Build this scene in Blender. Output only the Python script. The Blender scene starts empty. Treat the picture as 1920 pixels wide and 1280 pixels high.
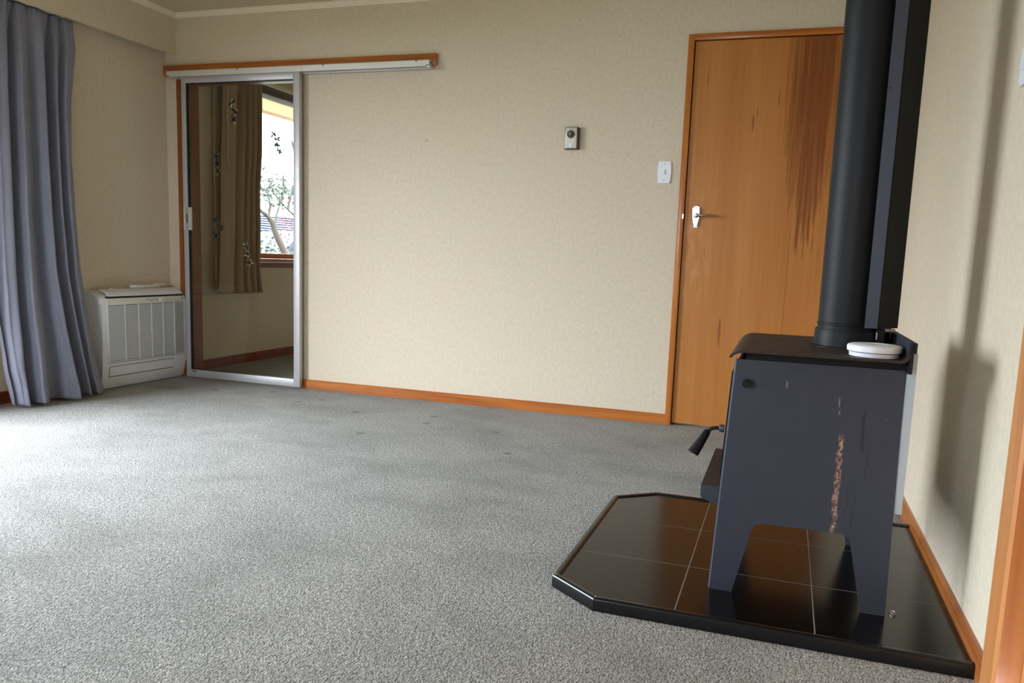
import bpy, bmesh, math, random
from mathutils import Vector, Matrix
S = bpy.context.scene
col = S.collection
rnd = random.Random(7)

# ---------------------------------------------------------------- camera
cd = bpy.data.cameras.new('camera'); cam = bpy.data.objects.new('camera', cd); col.objects.link(cam); S.camera = cam
CR = Vector((0.9489725, 0.31301995, 0.03833672)); CU = Vector((-0.07870813, 0.11737232, 0.98996402)); CF = Vector((-0.30537882, 0.94246605, -0.13602032))
m = Matrix.Identity(4)
for i in range(3):
    m[i][0] = CR[i]; m[i][1] = CU[i]; m[i][2] = -CF[i]
m.translation = Vector((3.86673831, -4.21641539, 0.85869158))
cam.matrix_world = m
cd.sensor_width = 36; cd.lens = 36*1471.138/1920
cd.shift_x = (960-988.592)/1920; cd.shift_y = (687.668-640)/1920
cd.clip_start = 0.02; cd.clip_end = 200

# ---------------------------------------------------------------- world, light, exposure
S.view_settings.view_transform = 'Standard'; S.view_settings.look = 'None'
S.view_settings.gamma = 1.0; S.view_settings.use_curve_mapping = False
S.view_settings.exposure = 1.9
w = bpy.data.worlds.new('overcast_sky'); S.world = w; w.use_nodes = True
bg = w.node_tree.nodes['Background']
bg.inputs[0].default_value = (0.83, 0.895, 1.0, 1)
# overcast sky: the zenith is three times as bright as the horizon
_n = w.node_tree.nodes; _l = w.node_tree.links
_tc = _n.new('ShaderNodeTexCoord'); _sx = _n.new('ShaderNodeSeparateXYZ'); _mr = _n.new('ShaderNodeMapRange')
_l.new(_tc.outputs['Generated'], _sx.inputs[0]); _l.new(_sx.outputs[2], _mr.inputs[0])
for _i, _v in enumerate((0, 1, 6.6, 15.5)): _mr.inputs[1+_i].default_value = _v
_l.new(_mr.outputs[0], bg.inputs[1])
S.cycles.max_bounces = 12; S.cycles.diffuse_bounces = 7; S.cycles.glossy_bounces = 5
S.cycles.transparent_max_bounces = 16; S.cycles.transmission_bounces = 8
S.cycles.sample_clamp_indirect = 6.0
S.cycles.use_denoising = True
S.cycles.caustics_reflective = False; S.cycles.caustics_refractive = False

def portal(name, loc, rot, sx, sy):
    l = bpy.data.lights.new(name, 'AREA'); l.shape = 'RECTANGLE'; l.size = sx; l.size_y = sy
    l.cycles.is_portal = True
    o = bpy.data.objects.new(name, l); o.location = loc; o.rotation_euler = rot; col.objects.link(o)
# daylight portals in the real window openings (area lamps' -Z looks into the room)
R90 = math.pi/2
WL = dict(y0=-3.45, y1=-1.62, z0=0.05, z1=2.03)          # big window in the left wall
WB = dict(x0=1.3, x1=2.5, z0=0.9, z1=1.9)              # window behind the camera
WN = dict(y0=0.885, y1=3.2, z0=0.785, z1=2.05)            # window of the next room
YB = -6.3
portal('window_light', (-0.16, (WL['y0']+WL['y1'])/2, (WL['z0']+WL['z1'])/2), (0, -R90, 0), WL['z1']-WL['z0'], WL['y1']-WL['y0'])
portal('window_light', (-0.16, (WN['y0']+WN['y1'])/2, (WN['z0']+WN['z1'])/2), (0, -R90, 0), WN['z1']-WN['z0'], WN['y1']-WN['y0'])
portal('window_light', ((WB['x0']+WB['x1'])/2, YB-0.16, (WB['z0']+WB['z1'])/2), (R90, 0, 0), WB['x1']-WB['x0'], WB['z1']-WB['z0'])

# ---------------------------------------------------------------- material helpers
def lin(c):
    return tuple(((v/255)/12.92 if v/255 <= .04045 else ((v/255+.055)/1.055)**2.4) for v in c)+(1,)
class NT:
    def __init__(s, name):
        s.m = bpy.data.materials.new(name); s.m.use_nodes = True
        s.t = s.m.node_tree; s.b = s.t.nodes['Principled BSDF']
        s.pos = s.t.nodes.new('ShaderNodeNewGeometry').outputs['Position']
    def n(s, typ, **kw):
        nd = s.t.nodes.new(typ)
        for k, v in kw.items(): setattr(nd, k, v)
        return nd
    def link(s, a, b): s.t.links.new(a, b)
    def set(s, inp, v):
        if hasattr(v, 'is_output') or isinstance(v, bpy.types.NodeSocket): s.link(v, inp)
        else: inp.default_value = v
    def map(s, scale, src=None, loc=(0, 0, 0)):
        nd = s.n('ShaderNodeMapping'); s.link(src or s.pos, nd.inputs[0])
        nd.inputs['Scale'].default_value = scale; nd.inputs['Location'].default_value = loc
        return nd.outputs[0]
    def noise(s, vec, scale=1, detail=3, rough=.5, dist=0):
        nd = s.n('ShaderNodeTexNoise'); s.link(vec, nd.inputs['Vector'])
        nd.inputs['Scale'].default_value = scale; nd.inputs['Detail'].default_value = detail
        nd.inputs['Roughness'].default_value = rough; nd.inputs['Distortion'].default_value = dist
        return nd.outputs[0]
    def math(s, op, a, b=0.0, c=None):
        nd = s.n('ShaderNodeMath', operation=op); s.set(nd.inputs[0], a); s.set(nd.inputs[1], b)
        if c is not None: s.set(nd.inputs[2], c)
        return nd.outputs[0]
    def rng(s, v, a, b, c=0.0, d=1.0, smooth=False):
        nd = s.n('ShaderNodeMapRange'); nd.clamp = True
        if smooth: nd.interpolation_type = 'SMOOTHSTEP'
        s.set(nd.inputs[0], v)
        for i, q in enumerate((a, b, c, d)): s.set(nd.inputs[1+i], q)
        return nd.outputs[0]
    def mix(s, f, a, b, mode='MIX'):
        nd = s.n('ShaderNodeMix', data_type='RGBA', blend_type=mode)
        s.set(nd.inputs[0], f); s.set(nd.inputs[6], a); s.set(nd.inputs[7], b)
        return nd.outputs[2]
    def xyz(s, v=None):
        nd = s.n('ShaderNodeSeparateXYZ'); s.link(v or s.pos, nd.inputs[0]); return nd.outputs
    def bump(s, h, strength=.3, dist=.002):
        nd = s.n('ShaderNodeBump'); nd.inputs['Strength'].default_value = strength; nd.inputs['Distance'].default_value = dist
        s.link(h, nd.inputs['Height']); s.link(nd.outputs[0], s.b.inputs['Normal'])
    def out(s, base=None, rough=None, metal=None, spec=None, coat=None):
        for k, v in (('Base Color', base), ('Roughness', rough), ('Metallic', metal), ('Specular IOR Level', spec), ('Coat Weight', coat)):
            if v is not None: s.set(s.b.inputs[k], v)
        return s.m

def plain(name, c, rough=.5, metal=0.0, spec=.5, mott=.04, scale=30):
    t = NT(name); n = t.noise(t.pos, scale, 3)
    c = lin(c); lo = tuple(v*(1-mott*2) for v in c[:3])+(1,); hi = tuple(min(1, v*(1+mott*2)) for v in c[:3])+(1,)
    return t.out(t.mix(n, lo, hi), rough, metal, spec)

def wallpaper_mat(name, base, axis):
    # linen-look paper: crossed short threads, broad mottling, a few pale slubs
    t = NT(name)
    h = (9, 300, 300) if axis == 'x' else (300, 9, 300)
    a = t.noise(t.map((70, 70, 900) if axis == 'x' else (70, 70, 900)), 1, 2, .6)       # weft threads
    b = t.noise(t.map((700, 700, 45)), 1, 2, .6)                                          # warp threads
    bl = t.noise(t.map((60, 60, 44)), 1, 4, .65)
    big = t.noise(t.map((1.6, 1.6, 1.1)), 1, 2)
    sl = t.noise(t.map((120, 120, 50)), 1, 2, .5)
    c0 = lin(base); dark = tuple(v*.88 for v in c0[:3])+(1,); lite = tuple(min(1, v*1.10) for v in c0[:3])+(1,)
    f = t.math('ADD', t.math('MULTIPLY', bl, .55), t.math('MULTIPLY', t.math('ADD', a, b), .23))
    c = t.mix(t.rng(f, .34, .66), dark, lite)
    c = t.mix(t.rng(big, .35, .65, 0, .14), c, tuple(v*k for v, k in zip(c0[:3], (1.02, .97, .86)))+(1,))
    c = t.mix(t.rng(sl, .68, .78, 0, .55), c, lin((226, 219, 199)))
    if axis == 'x':
        X, Y, Z = t.xyz()
        for (mx, mz, mw, mh, sl_) in ((1.545, .585, .0016, .022, .5), (1.80, .395, .0012, .018, -.5), (2.16, .61, .0012, .02, -.3), (2.485, .885, .020, .0016, 0), (2.52, .905, .012, .0014, 0), (1.30, .50, .0015, .016, 1.0), (2.55, .30, .0014, .02, .6), (1.05, .75, .0012, .012, 0), (2.86, .78, .010, .0012, 0)):
            ex = t.math('DIVIDE', t.math('SUBTRACT', t.math('SUBTRACT', X, mx), t.math('MULTIPLY', t.math('SUBTRACT', Z, mz), sl_)), mw)
            ez = t.math('DIVIDE', t.math('SUBTRACT', Z, mz), mh)
            rr = t.math('ADD', t.math('ADD', t.math('MULTIPLY', ex, ex), t.math('MULTIPLY', ez, ez)), t.math('MULTIPLY', sl, 1.5))
            c = t.mix(t.rng(rr, 1.2, 2.2, .6, 0), c, lin((236, 230, 216)))
    hh = t.math('ADD', t.math('ADD', a, b), t.math('MULTIPLY', bl, .6))
    t.bump(hh, .25, .0012)
    return t.out(c, .72, 0, .25)

def wood_mat(name, light, dark, axis='z', rough=.32, scale=1.0, coat=.25, seed=0, var=1.0):
    t = NT(name)
    k = {'x': (2.2, 60, 60), 'y': (60, 2.2, 60), 'z': (60, 60, 2.2)}[axis]
    g = t.noise(t.map(tuple(v*scale for v in k), loc=(seed, seed*2, seed)), 1, 5, .62, .35)
    k2 = {'x': (.8, 9, 9), 'y': (9, .8, 9), 'z': (9, 9, .8)}[axis]
    g2 = t.noise(t.map(k2, loc=(seed, 0, seed)), 1, 3, .5)
    f = t.math('ADD', t.math('MULTIPLY', g, .65), t.math('MULTIPLY', g2, .45))
    c = t.mix(t.rng(f, .38, .72, 0, var), lin(light), lin(dark))
    t.bump(g, .06, .001)
    t.b.inputs['Coat Roughness'].default_value = .2
    return t.out(c, rough, 0, .4, coat)

M = {}
M['paper_back'] = wallpaper_mat('linen_wallpaper_back', (212, 201, 181), 'x')
M['paper_side'] = wallpaper_mat('linen_wallpaper_side', (212, 201, 181), 'y')
M['paint'] = plain('ceiling_paint', (194, 185, 158), .8, spec=.2)
M['cornice'] = plain('cornice_paint', (232, 224, 204), .55)
M['rimu_x'] = wood_mat('varnished_timber_along', (196, 120, 52), (150, 78, 26), 'x')
M['rimu_y'] = wood_mat('varnished_timber_deep', (186, 116, 60), (142, 78, 36), 'y', seed=4)
M['rimu_z'] = wood_mat('varnished_timber_upright', (200, 126, 58), (158, 86, 32), 'z', seed=9)
M['pine_z'] = wood_mat('golden_timber_upright', (210, 148, 92), (184, 116, 64), 'z', seed=2, scale=.7)
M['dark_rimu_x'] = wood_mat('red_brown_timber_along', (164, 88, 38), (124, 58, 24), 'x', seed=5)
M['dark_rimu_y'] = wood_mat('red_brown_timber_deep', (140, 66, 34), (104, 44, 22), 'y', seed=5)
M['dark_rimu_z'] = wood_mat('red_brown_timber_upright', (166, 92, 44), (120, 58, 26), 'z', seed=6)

def carpet():
    t = NT('grey_green_loop_carpet')
    v1 = t.n('ShaderNodeTexVoronoi'); t.link(t.map((210, 210, 210)), v1.inputs['Vector']); v1.inputs['Scale'].default_value = 1
    n0 = t.noise(t.map((260, 260, 260)), 1, 3, .65)
    n1 = t.noise(t.map((95, 95, 95)), 1, 3, .6)
    n2 = t.noise(t.map((26, 26, 26)), 1, 3, .6)
    n3 = t.noise(t.map((2.3, 3.2, 2), loc=(3, 1, 0)), 1, 4, .6, .4)
    n4 = t.noise(t.map((9, 9, 9)), 1, 3, .6)
    f = t.math('ADD', t.math('MULTIPLY', n0, .55), t.math('MULTIPLY', n1, .45))
    c = t.mix(t.rng(f, .36, .64), lin((82, 83, 79)), lin((250, 249, 244)))
    c = t.mix(t.math('MULTIPLY', v1.outputs['Distance'], .45), c, lin((60, 62, 56)))
    c = t.mix(t.rng(n2, .3, .7, 0, .16), c, lin((70, 73, 68)))
    c = t.mix(t.rng(n4, .5, .75, 0, .14), c, lin((86, 88, 76)))
    c = t.mix(t.rng(n3, .42, .68, 0, .34), c, lin((84, 86, 76)))
    # a brownish stain in front of the heater, and furniture dents with their shade painted in
    d = t.n('ShaderNodeVectorMath', operation='DISTANCE'); t.link(t.map((1, 2.2, 1)), d.inputs[0]); d.inputs[1].default_value = (.34, -.42*2.2, 0)
    c = t.mix(t.rng(d.outputs['Value'], .05, .16, .35, 0), c, lin((104, 88, 52)))
    for (x, y) in ((.95, -.22), (1.27, -.42), (1.35, -.30), (2.12, -.42), (2.16, -.60), (2.55, -.62), (1.98, -.95), (.62, -.33), (2.75, -1.0), (1.7, -.52)):
        d = t.n('ShaderNodeVectorMath', operation='DISTANCE'); t.link(t.map((1, 1, 1)), d.inputs[0]); d.inputs[1].default_value = (x, y, 0)
        c = t.mix(t.rng(d.outputs['Value'], .012, .028, .5, 0), c, lin((44, 45, 40)))
    h = t.math('ADD', t.math('MULTIPLY', v1.outputs['Distance'], -1.2), t.math('ADD', n1, n0))
    t.bump(h, .9, .006)
    t.b.inputs['Sheen Weight'].default_value = .25
    return t.out(c, .95, 0, .1)
M['carpet'] = carpet()

def door_veneer():
    t = NT('orange_plywood_door_veneer')
    x, y, z = t.xyz()
    g = t.noise(t.map((90, 1, 1.6)), 1, 5, .6, .25)
    g2 = t.noise(t.map((10, 1, .55), loc=(2, 0, 1)), 1, 3)
    f = t.math('ADD', t.math('MULTIPLY', g, .45), t.math('MULTIPLY', g2, .6))
    c = t.mix(t.rng(f, .34, .74), lin((192, 130, 68)), lin((168, 104, 48)))
    # dark heartwood band with a ragged lower end
    s1 = t.noise(t.map((38, 1, 1.1)), 1, 4, .65, .2)
    s2 = t.noise(t.map((150, 1, 2.5)), 1, 3, .6)
    st = t.math('ADD', t.math('MULTIPLY', s1, .75), t.math('MULTIPLY', s2, .25))
    Lb = t.rng(z, 1.05, 1.72, 3.895, 3.775); Rb = t.rng(z, 1.05, 1.65, 3.965, 4.12)
    prof = t.math('MINIMUM', t.math('SUBTRACT', x, Lb), t.math('SUBTRACT', Rb, x))
    prof = t.math('MINIMUM', prof, t.math('MULTIPLY', t.math('SUBTRACT', z, 1.00), .25))
    v = t.math('ADD', prof, t.math('MULTIPLY', t.math('SUBTRACT', st, .5), .30))
    right = t.rng(x, 3.784, 3.790)
    mask = t.math('MULTIPLY', t.rng(v, -.004, .012), right)
    tail = t.math('MULTIPLY', t.math('MULTIPLY', t.rng(s2, .60, .66), t.rng(z, .35, .9)), t.math('MULTIPLY', right, t.rng(s1, .48, .56)))
    mask = t.math('MAXIMUM', mask, t.math('MULTIPLY', tail, .7))
    L2 = t.rng(z, 1.05, 1.72, 3.905, 3.835); R2 = t.rng(z, 1.05, 1.65, 3.955, 4.03)
    core = t.math('MINIMUM', t.math('SUBTRACT', x, L2), t.math('SUBTRACT', R2, x))
    core = t.rng(t.math('ADD', core, t.math('MULTIPLY', t.math('SUBTRACT', st, .5), .34)), -.02, .03)
    mask = t.math('MULTIPLY', mask, t.math('ADD', t.math('MULTIPLY', core, .42), t.rng(s2, .3, .62, .22, .42)))
    c = t.mix(mask, c, lin((112, 54, 16)))
    # fine dark flecks
    fl = t.noise(t.map((55, 1, 3.0), loc=(7, 0, 3)), 1, 2, .5)
    c = t.mix(t.rng(fl, .70, .76, 0, .7), c, lin((120, 62, 22)))
    # knot streaks
    for (kx, kz, kw, kh) in ((3.643, 1.58, .006, .045), (3.55, .52, .007, .075), (3.76, 1.70, .003, .05), (3.66, 1.63, .003, .03)):
        dx = t.math('DIVIDE', t.math('SUBTRACT', x, kx), kw); dz = t.math('DIVIDE', t.math('SUBTRACT', z, kz), kh)
        r = t.math('ADD', t.math('MULTIPLY', dx, dx), t.math('MULTIPLY', dz, dz))
        c = t.mix(t.rng(r, .5, 1.4, .65, 0), c, lin((118, 64, 24)))
    seam = t.rng(t.math('ABSOLUTE', t.math('SUBTRACT', x, 3.862)), .0008, .002, .55, 0)
    c = t.mix(t.math('MULTIPLY', seam, t.rng(z, 1.2, 1.0)), c, lin((100, 52, 18)))
    # hand wear round the handle
    wn = t.noise(t.map((34, 1, 9)), 1, 4, .6)
    wx = t.rng(x, 3.32, 3.52, 1, 0); wz = t.rng(t.math('ABSOLUTE', t.math('SUBTRACT', z, .98)), .12, .42, 1, 0)
    wear = t.math('MULTIPLY', t.math('MULTIPLY', wx, wz), t.rng(wn, .45, .66))
    c = t.mix(t.math('MULTIPLY', wear, .5), c, lin((222, 176, 138)))
    t.b.inputs['Coat Roughness'].default_value = .25
    return t.out(c, t.rng(wear, 0, 1, .4, .6), 0, .25, .0)
M['door'] = door_veneer()

M['alu'] = plain('anodised_aluminium', (196, 196, 200), .42, .35, .5, .02)
M['alu_white'] = plain('pale_aluminium_track', (214, 212, 208), .4, .2, .5, .02)
M['gasket'] = plain('black_rubber', (22, 21, 22), .6)
M['white'] = plain('white_plastic', (232, 237, 246), .38, 0, .5, .01)
M['cream'] = plain('aged_cream_plastic', (226, 225, 212), .4, 0, .5, .01)
M['greyplastic'] = plain('grey_plastic', (172, 174, 176), .45, 0, .5, .01)
M['slot'] = plain('dark_slot', (24, 24, 32), .6)
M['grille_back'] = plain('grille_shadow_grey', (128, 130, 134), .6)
M['chrome'] = plain('chrome', (190, 190, 194), .16, 1.0, .5, .01)
M['steel'] = plain('dull_steel', (150, 150, 152), .35, 1.0)
M['galv'] = plain('pale_galvanised_sheet', (200, 216, 230), .45, .0, .5, .03, 12)
M['black_trim'] = plain('black_metal_edging', (12, 12, 16), .25, .0, .5)
M['flue'] = plain('matt_black_flue_steel', (24, 25, 29), .5, .0, .22, .10, 14)
M['shield'] = plain('satin_black_shield_lit', (64, 69, 83), .38, .2, .5, .03)  # black sheet with the bluish window light put into its colour
M['shield_shaded'] = plain('black_shield_shaded', (15, 15, 14), .6, 0, .3)  # same black sheet, the shade on its turned-away face painted in
M['near_black'] = plain('black_recess', (8, 8, 9), .7)  # near-black for gaps, dark panes and inner sheets
M['handle_black'] = plain('black_spring_handle', (10, 13, 18), .4, 0, .25)
M['therm_face'] = plain('brushed_grey_plate', (196, 192, 178), .4, .2)
M['therm_box'] = plain('dark_brown_plastic', (66, 54, 36), .45)
M['dial'] = plain('dark_dial', (66, 60, 54), .3)
M['grout'] = plain('pale_grout', (150, 140, 126), .8)
M['soffit'] = plain('cream_soffit_paint', (246, 234, 190), .6)
M['fascia'] = plain('pink_brown_fascia', (226, 204, 190), .6)
M['grass'] = plain('garden_lawn', (60, 72, 44), .9, 0, .2, .2, 6)
M['concrete'] = plain('paving_concrete', (78, 76, 73), .85, 0, .2, .06, 3)
M['hedge'] = plain('garden_bush_leaves', (50, 60, 40), .8, 0, .2, .2, 40)
M['redleaf'] = plain('red_plum_leaves', (134, 62, 76), .7, 0, .2, .15, 30)
M['greenleaf'] = plain('grey_green_tree_leaves', (56, 70, 64), .7, 0, .2, .15, 30)
M['bark'] = plain('grey_brown_bark', (66, 61, 57), .85, 0, .2, .15, 25)
M['rooftile'] = plain('blue_grey_roof_tile', (82, 90, 112), .6, 0, .3, .08, 3)
M['roofblue'] = plain('blue_roof_sheet', (22, 34, 62), .5, 0, .3, .04, 3)
M['weatherboard'] = plain('blue_grey_house_wall', (58, 64, 74), .7)
M['cord'] = plain('off_white_cord', (214, 208, 186), .8)
M['lining'] = plain('curtain_lining', (200, 194, 172), .85)
M['decal_clear'] = plain('translucent_leaf_transfer', (236, 246, 242), .6)
_t = M['decal_clear'].node_tree; _b = _t.nodes['Principled BSDF']; _tr = _t.nodes.new('ShaderNodeBsdfTransparent'); _mx = _t.nodes.new('ShaderNodeMixShader')
_tr.inputs[0].default_value = (.8, .9, .86, 1)
_mx.inputs[0].default_value = .96; _t.links.new(_tr.outputs[0], _mx.inputs[1]); _t.links.new(_b.outputs[0], _mx.inputs[2]); _t.links.new(_mx.outputs[0], _t.nodes['Material Output'].inputs[0])
M['decal_dark'] = plain('dark_leaf_transfer', (56, 50, 32), .6)
M['decal_light'] = plain('pale_leaf_transfer', (178, 176, 158), .6)
M['decal_mid'] = plain('grey_green_leaf_transfer', (112, 106, 80), .6)

def glass(name, tint=(.93, .95, .93), refl=.08):
    t = NT(name); nt = t.t; nt.nodes.remove(t.b)
    tr = t.n('ShaderNodeBsdfTransparent'); tr.inputs[0].default_value = (*tint, 1)
    gl = t.n('ShaderNodeBsdfGlossy'); gl.inputs['Roughness'].default_value = 0.01
    fr = t.n('ShaderNodeFresnel'); ge = t.n('ShaderNodeNewGeometry')
    t.link(t.rng(ge.outputs['Backfacing'], 0, 1, 1.5, 1/1.5), fr.inputs[0])
    mx = t.n('ShaderNodeMixShader'); t.link(fr.outputs[0], mx.inputs[0]); t.link(tr.outputs[0], mx.inputs[1]); t.link(gl.outputs[0], mx.inputs[2])
    t.link(mx.outputs[0], nt.nodes['Material Output'].inputs[0]); return t.m
M['glass'] = glass('window_glass', (.96, .97, .96))
M['tint_glass'] = glass('sliding_door_glass', (.80, .79, .76))

def fabric(name, base, rough=.9, trans=.0, k=600):
    t = NT(name)
    a = t.noise(t.map((k, k, 30)), 1, 2); b = t.noise(t.map((40, 40, k)), 1, 2)
    n = t.noise(t.map((5, 5, 3)), 1, 3)
    c0 = lin(base); d = tuple(v*.84 for v in c0[:3])+(1,); l = tuple(min(1, v*1.12) for v in c0[:3])+(1,)
    c = t.mix(t.rng(t.math('ADD', t.math('MULTIPLY', t.math('ADD', a, b), .35), t.math('MULTIPLY', n, .3)), .35, .65), d, l)
    t.bump(t.math('ADD', a, b), .2, .0008)
    t.b.inputs['Sheen Weight'].default_value = .15
    return t.out(c, rough, 0, .15)
M['blue_curtain'] = fabric('blue_grey_curtain_cloth', (136, 139, 157))
M['tan_curtain'] = fabric('taupe_curtain_cloth', (168, 148, 122))

def stove_paint():
    t = NT('blue_black_stove_paint')
    x, y, z = t.xyz()
    n = t.noise(t.map((20, 20, 20)), 1, 4); n9 = t.noise(t.map((160, 160, 160)), 1, 2)
    c = t.mix(n, lin((56, 62, 76)), lin((62, 68, 82)))
    onside = t.rng(y, -2.207, -2.2085)
    # rust run down the near side
    wob = t.noise(t.map((1, 1, 22)), 1, 3)
    px = t.math('ADD', t.math('MULTIPLY', wob, .014), 4.015)
    dx = t.math('ABSOLUTE', t.math('SUBTRACT', x, px))
    rn = t.noise(t.map((190, 190, 120)), 1, 3, .7)
    wid = t.rng(t.noise(t.map((1, 1, 30), loc=(5, 5, 5)), 1, 2), .3, .7, .0035, .0095)
    core = t.rng(t.math('SUBTRACT', wid, dx), -.002, .003)
    zz = t.math('MULTIPLY', t.rng(z, .215, .235), t.rng(z, .470, .455))
    f = t.math('MULTIPLY', t.math('MULTIPLY', core, zz), t.math('MULTIPLY', t.rng(rn, .34, .5), onside))
    c = t.mix(f, c, t.mix(t.rng(rn, .45, .7), lin((110, 80, 70)), lin((214, 180, 164))))
    # dark dribbles
    for (ax, z0, z1, wd) in ((4.069, .43, .53, .004), (4.083, .36, .45, .0012), (4.047, .26, .335, .0011), (4.063, .23, .325, .0011)):
        wx = t.math('ADD', t.math('MULTIPLY', t.noise(t.map((1, 1, 30), loc=(ax*9, 0, 0)), 1, 2), .012), ax-.006)
        d = t.math('ABSOLUTE', t.math('SUBTRACT', x, wx))
        g = t.math('MULTIPLY', t.rng(d, wd*.4, wd*1.4, .55, 0), t.math('MULTIPLY', t.rng(z, z0-.01, z0+.01), t.rng(z, z1+.015, z1-.015)))
        c = t.mix(t.math('MULTIPLY', g, onside), c, lin((28, 30, 36)))
    # pale specks
    vo = t.n('ShaderNodeTexVoronoi'); t.link(t.map((26, 26, 26)), vo.inputs['Vector']); vo.inputs['Scale'].default_value = 1
    sp = t.math('MULTIPLY', t.rng(vo.outputs['Distance'], .05, .09, 1, 0), t.rng(n, .52, .56))
    reg = t.math('MULTIPLY', t.rng(z, .45, .50), t.rng(x, 3.83, 3.88))
    c = t.mix(t.math('MULTIPLY', t.math('MULTIPLY', sp, reg), .6), c, lin((146, 148, 152)))
    for (sx, sz, sw, sh) in ((3.887, .578, .0025, .010), (4.010, .545, .002, .012), (4.012, .520, .002, .006)):
        ex = t.math('DIVIDE', t.math('SUBTRACT', x, sx), sw); ez = t.math('DIVIDE', t.math('SUBTRACT', z, sz), sh)
        r = t.math('ADD', t.math('ADD', t.math('MULTIPLY', ex, ex), t.math('MULTIPLY', ez, ez)), t.math('MULTIPLY', n9, 2.0))
        c = t.mix(t.rng(r, 1.2, 2.4, .6, 0), c, lin((150, 152, 156)))
    t.bump(n9, .04, .0005)
    return t.out(c, .48, .1, .4)
M['stove'] = stove_paint()
def top_plate():
    t = NT('worn_brown_black_top_plate')
    n = t.noise(t.map((18, 12, 12)), 1, 5, .65); n2 = t.noise(t.map((120, 60, 60)), 1, 3, .6)
    c = t.mix(t.rng(n, .35, .65), lin((44, 42, 42)), lin((66, 54, 48)))
    c = t.mix(t.rng(n2, .68, .76, 0, .25), c, lin((120, 110, 100)))
    zz = t.xyz()[2]
    c = t.mix(t.rng(zz, .664, .670), c, lin((42, 46, 56)))
    return t.out(c, t.rng(n, .3, .7, .5, .65), 0, .25)
M['plate'] = top_plate()
def tile_mat():
    t = NT('dark_brown_hearth_tile')
    n = t.noise(t.map((7, 7, 7)), 1, 3); n2 = t.noise(t.map((60, 60, 60)), 1, 4, .6)
    c = t.mix(n, lin((13, 11, 11)), lin((17, 14, 13)))
    sp = t.noise(t.map((260, 260, 260)), 1, 1)
    c = t.mix(t.rng(sp, .80, .83, 0, .5), c, lin((150, 140, 128)))
    t.bump(n2, .015, .0004)
    return t.out(c, 0.20, 0, .36)
M['tile'] = tile_mat()

# ---------------------------------------------------------------- mesh helpers
def link(o): col.objects.link(o); return o
def tagit(o, label=None, cat=None, group=None, kind=None):
    if label: o['label'] = label
    if cat: o['category'] = cat
    if group: o['group'] = group
    if kind: o['kind'] = kind
    return o
def wloc(o):
    v = Vector((0, 0, 0))
    while o is not None:
        v += Vector(o.location); o = o.parent
    return v
def thing(name, loc, label, cat, group=None):
    o = bpy.data.objects.new(name, None); link(o); o.location = loc; o.empty_display_size = .05
    return tagit(o, label, cat, group)
def obj(name, bm, mat, parent=None, smooth=False, kind=None):
    """one mesh object; the bmesh is in world coordinates"""
    cs = [v.co for v in bm.verts]
    lo = Vector((min(c.x for c in cs), min(c.y for c in cs), min(c.z for c in cs))); hi = Vector((max(c.x for c in cs), max(c.y for c in cs), max(c.z for c in cs)))
    org = Vector(((lo.x+hi.x)/2, (lo.y+hi.y)/2, lo.z))
    bmesh.ops.translate(bm, verts=bm.verts, vec=-org)
    bmesh.ops.recalc_face_normals(bm, faces=bm.faces)
    me = bpy.data.meshes.new(name); bm.to_mesh(me); bm.free()
    me.materials.append(mat)
    if smooth:
        for p in me.polygons: p.use_smooth = True
        try: me.set_sharp_from_angle(angle=math.radians(38))
        except Exception: pass
    o = bpy.data.objects.new(name, me); link(o)
    if parent is not None:
        o.parent = parent; o.location = org - wloc(parent)
    else: o.location = org
    if kind: o['kind'] = kind
    return o
def NB(): return bmesh.new()
def add_box(bm, x0, x1, y0, y1, z0, z1, bev=0.0, seg=2):
    r = bmesh.ops.create_cube(bm, size=1)
    vs = r['verts']
    for v in vs:
        v.co = Vector(((x0+x1)/2+v.co.x*(x1-x0), (y0+y1)/2+v.co.y*(y1-y0), (z0+z1)/2+v.co.z*(z1-z0)))
    if bev > 0:
        es = list({e for v in vs for e in v.link_edges})
        bmesh.ops.bevel(bm, geom=es, offset=bev, segments=seg, affect='EDGES', profile=.5)
    return bm
def box(*a, **k): return add_box(NB(), *a, **k)
def boxo(name, mat, parent, *a, bev=0.0, smooth=None, kind=None):
    return obj(name, box(*a, bev=bev), mat, parent, smooth=(bev > 0) if smooth is None else smooth, kind=kind)
def add_tube(bm, pts, r, seg=12, cap=True):
    pts = [Vector(p) for p in pts]; rs = r if isinstance(r, (list, tuple)) else [r]*len(pts)
    rings = []; prev = None
    for i, p in enumerate(pts):
        d = (pts[min(i+1, len(pts)-1)]-pts[max(i-1, 0)]).normalized()
        if prev is None:
            a = Vector((0, 0, 1)) if abs(d.z) < .9 else Vector((1, 0, 0)); u = d.cross(a).normalized()
        else:
            u = (prev-d*prev.dot(d)).normalized()
        prev = u; v = d.cross(u)
        rings.append([bm.verts.new(p+(u*math.cos(t)+v*math.sin(t))*rs[i]) for t in [2*math.pi*k/seg for k in range(seg)]])
    for a, b in zip(rings, rings[1:]):
        for k in range(seg): bm.faces.new((a[k], a[(k+1) % seg], b[(k+1) % seg], b[k]))
    if cap: bm.faces.new(rings[0][::-1]); bm.faces.new(rings[-1])
    return bm
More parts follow.
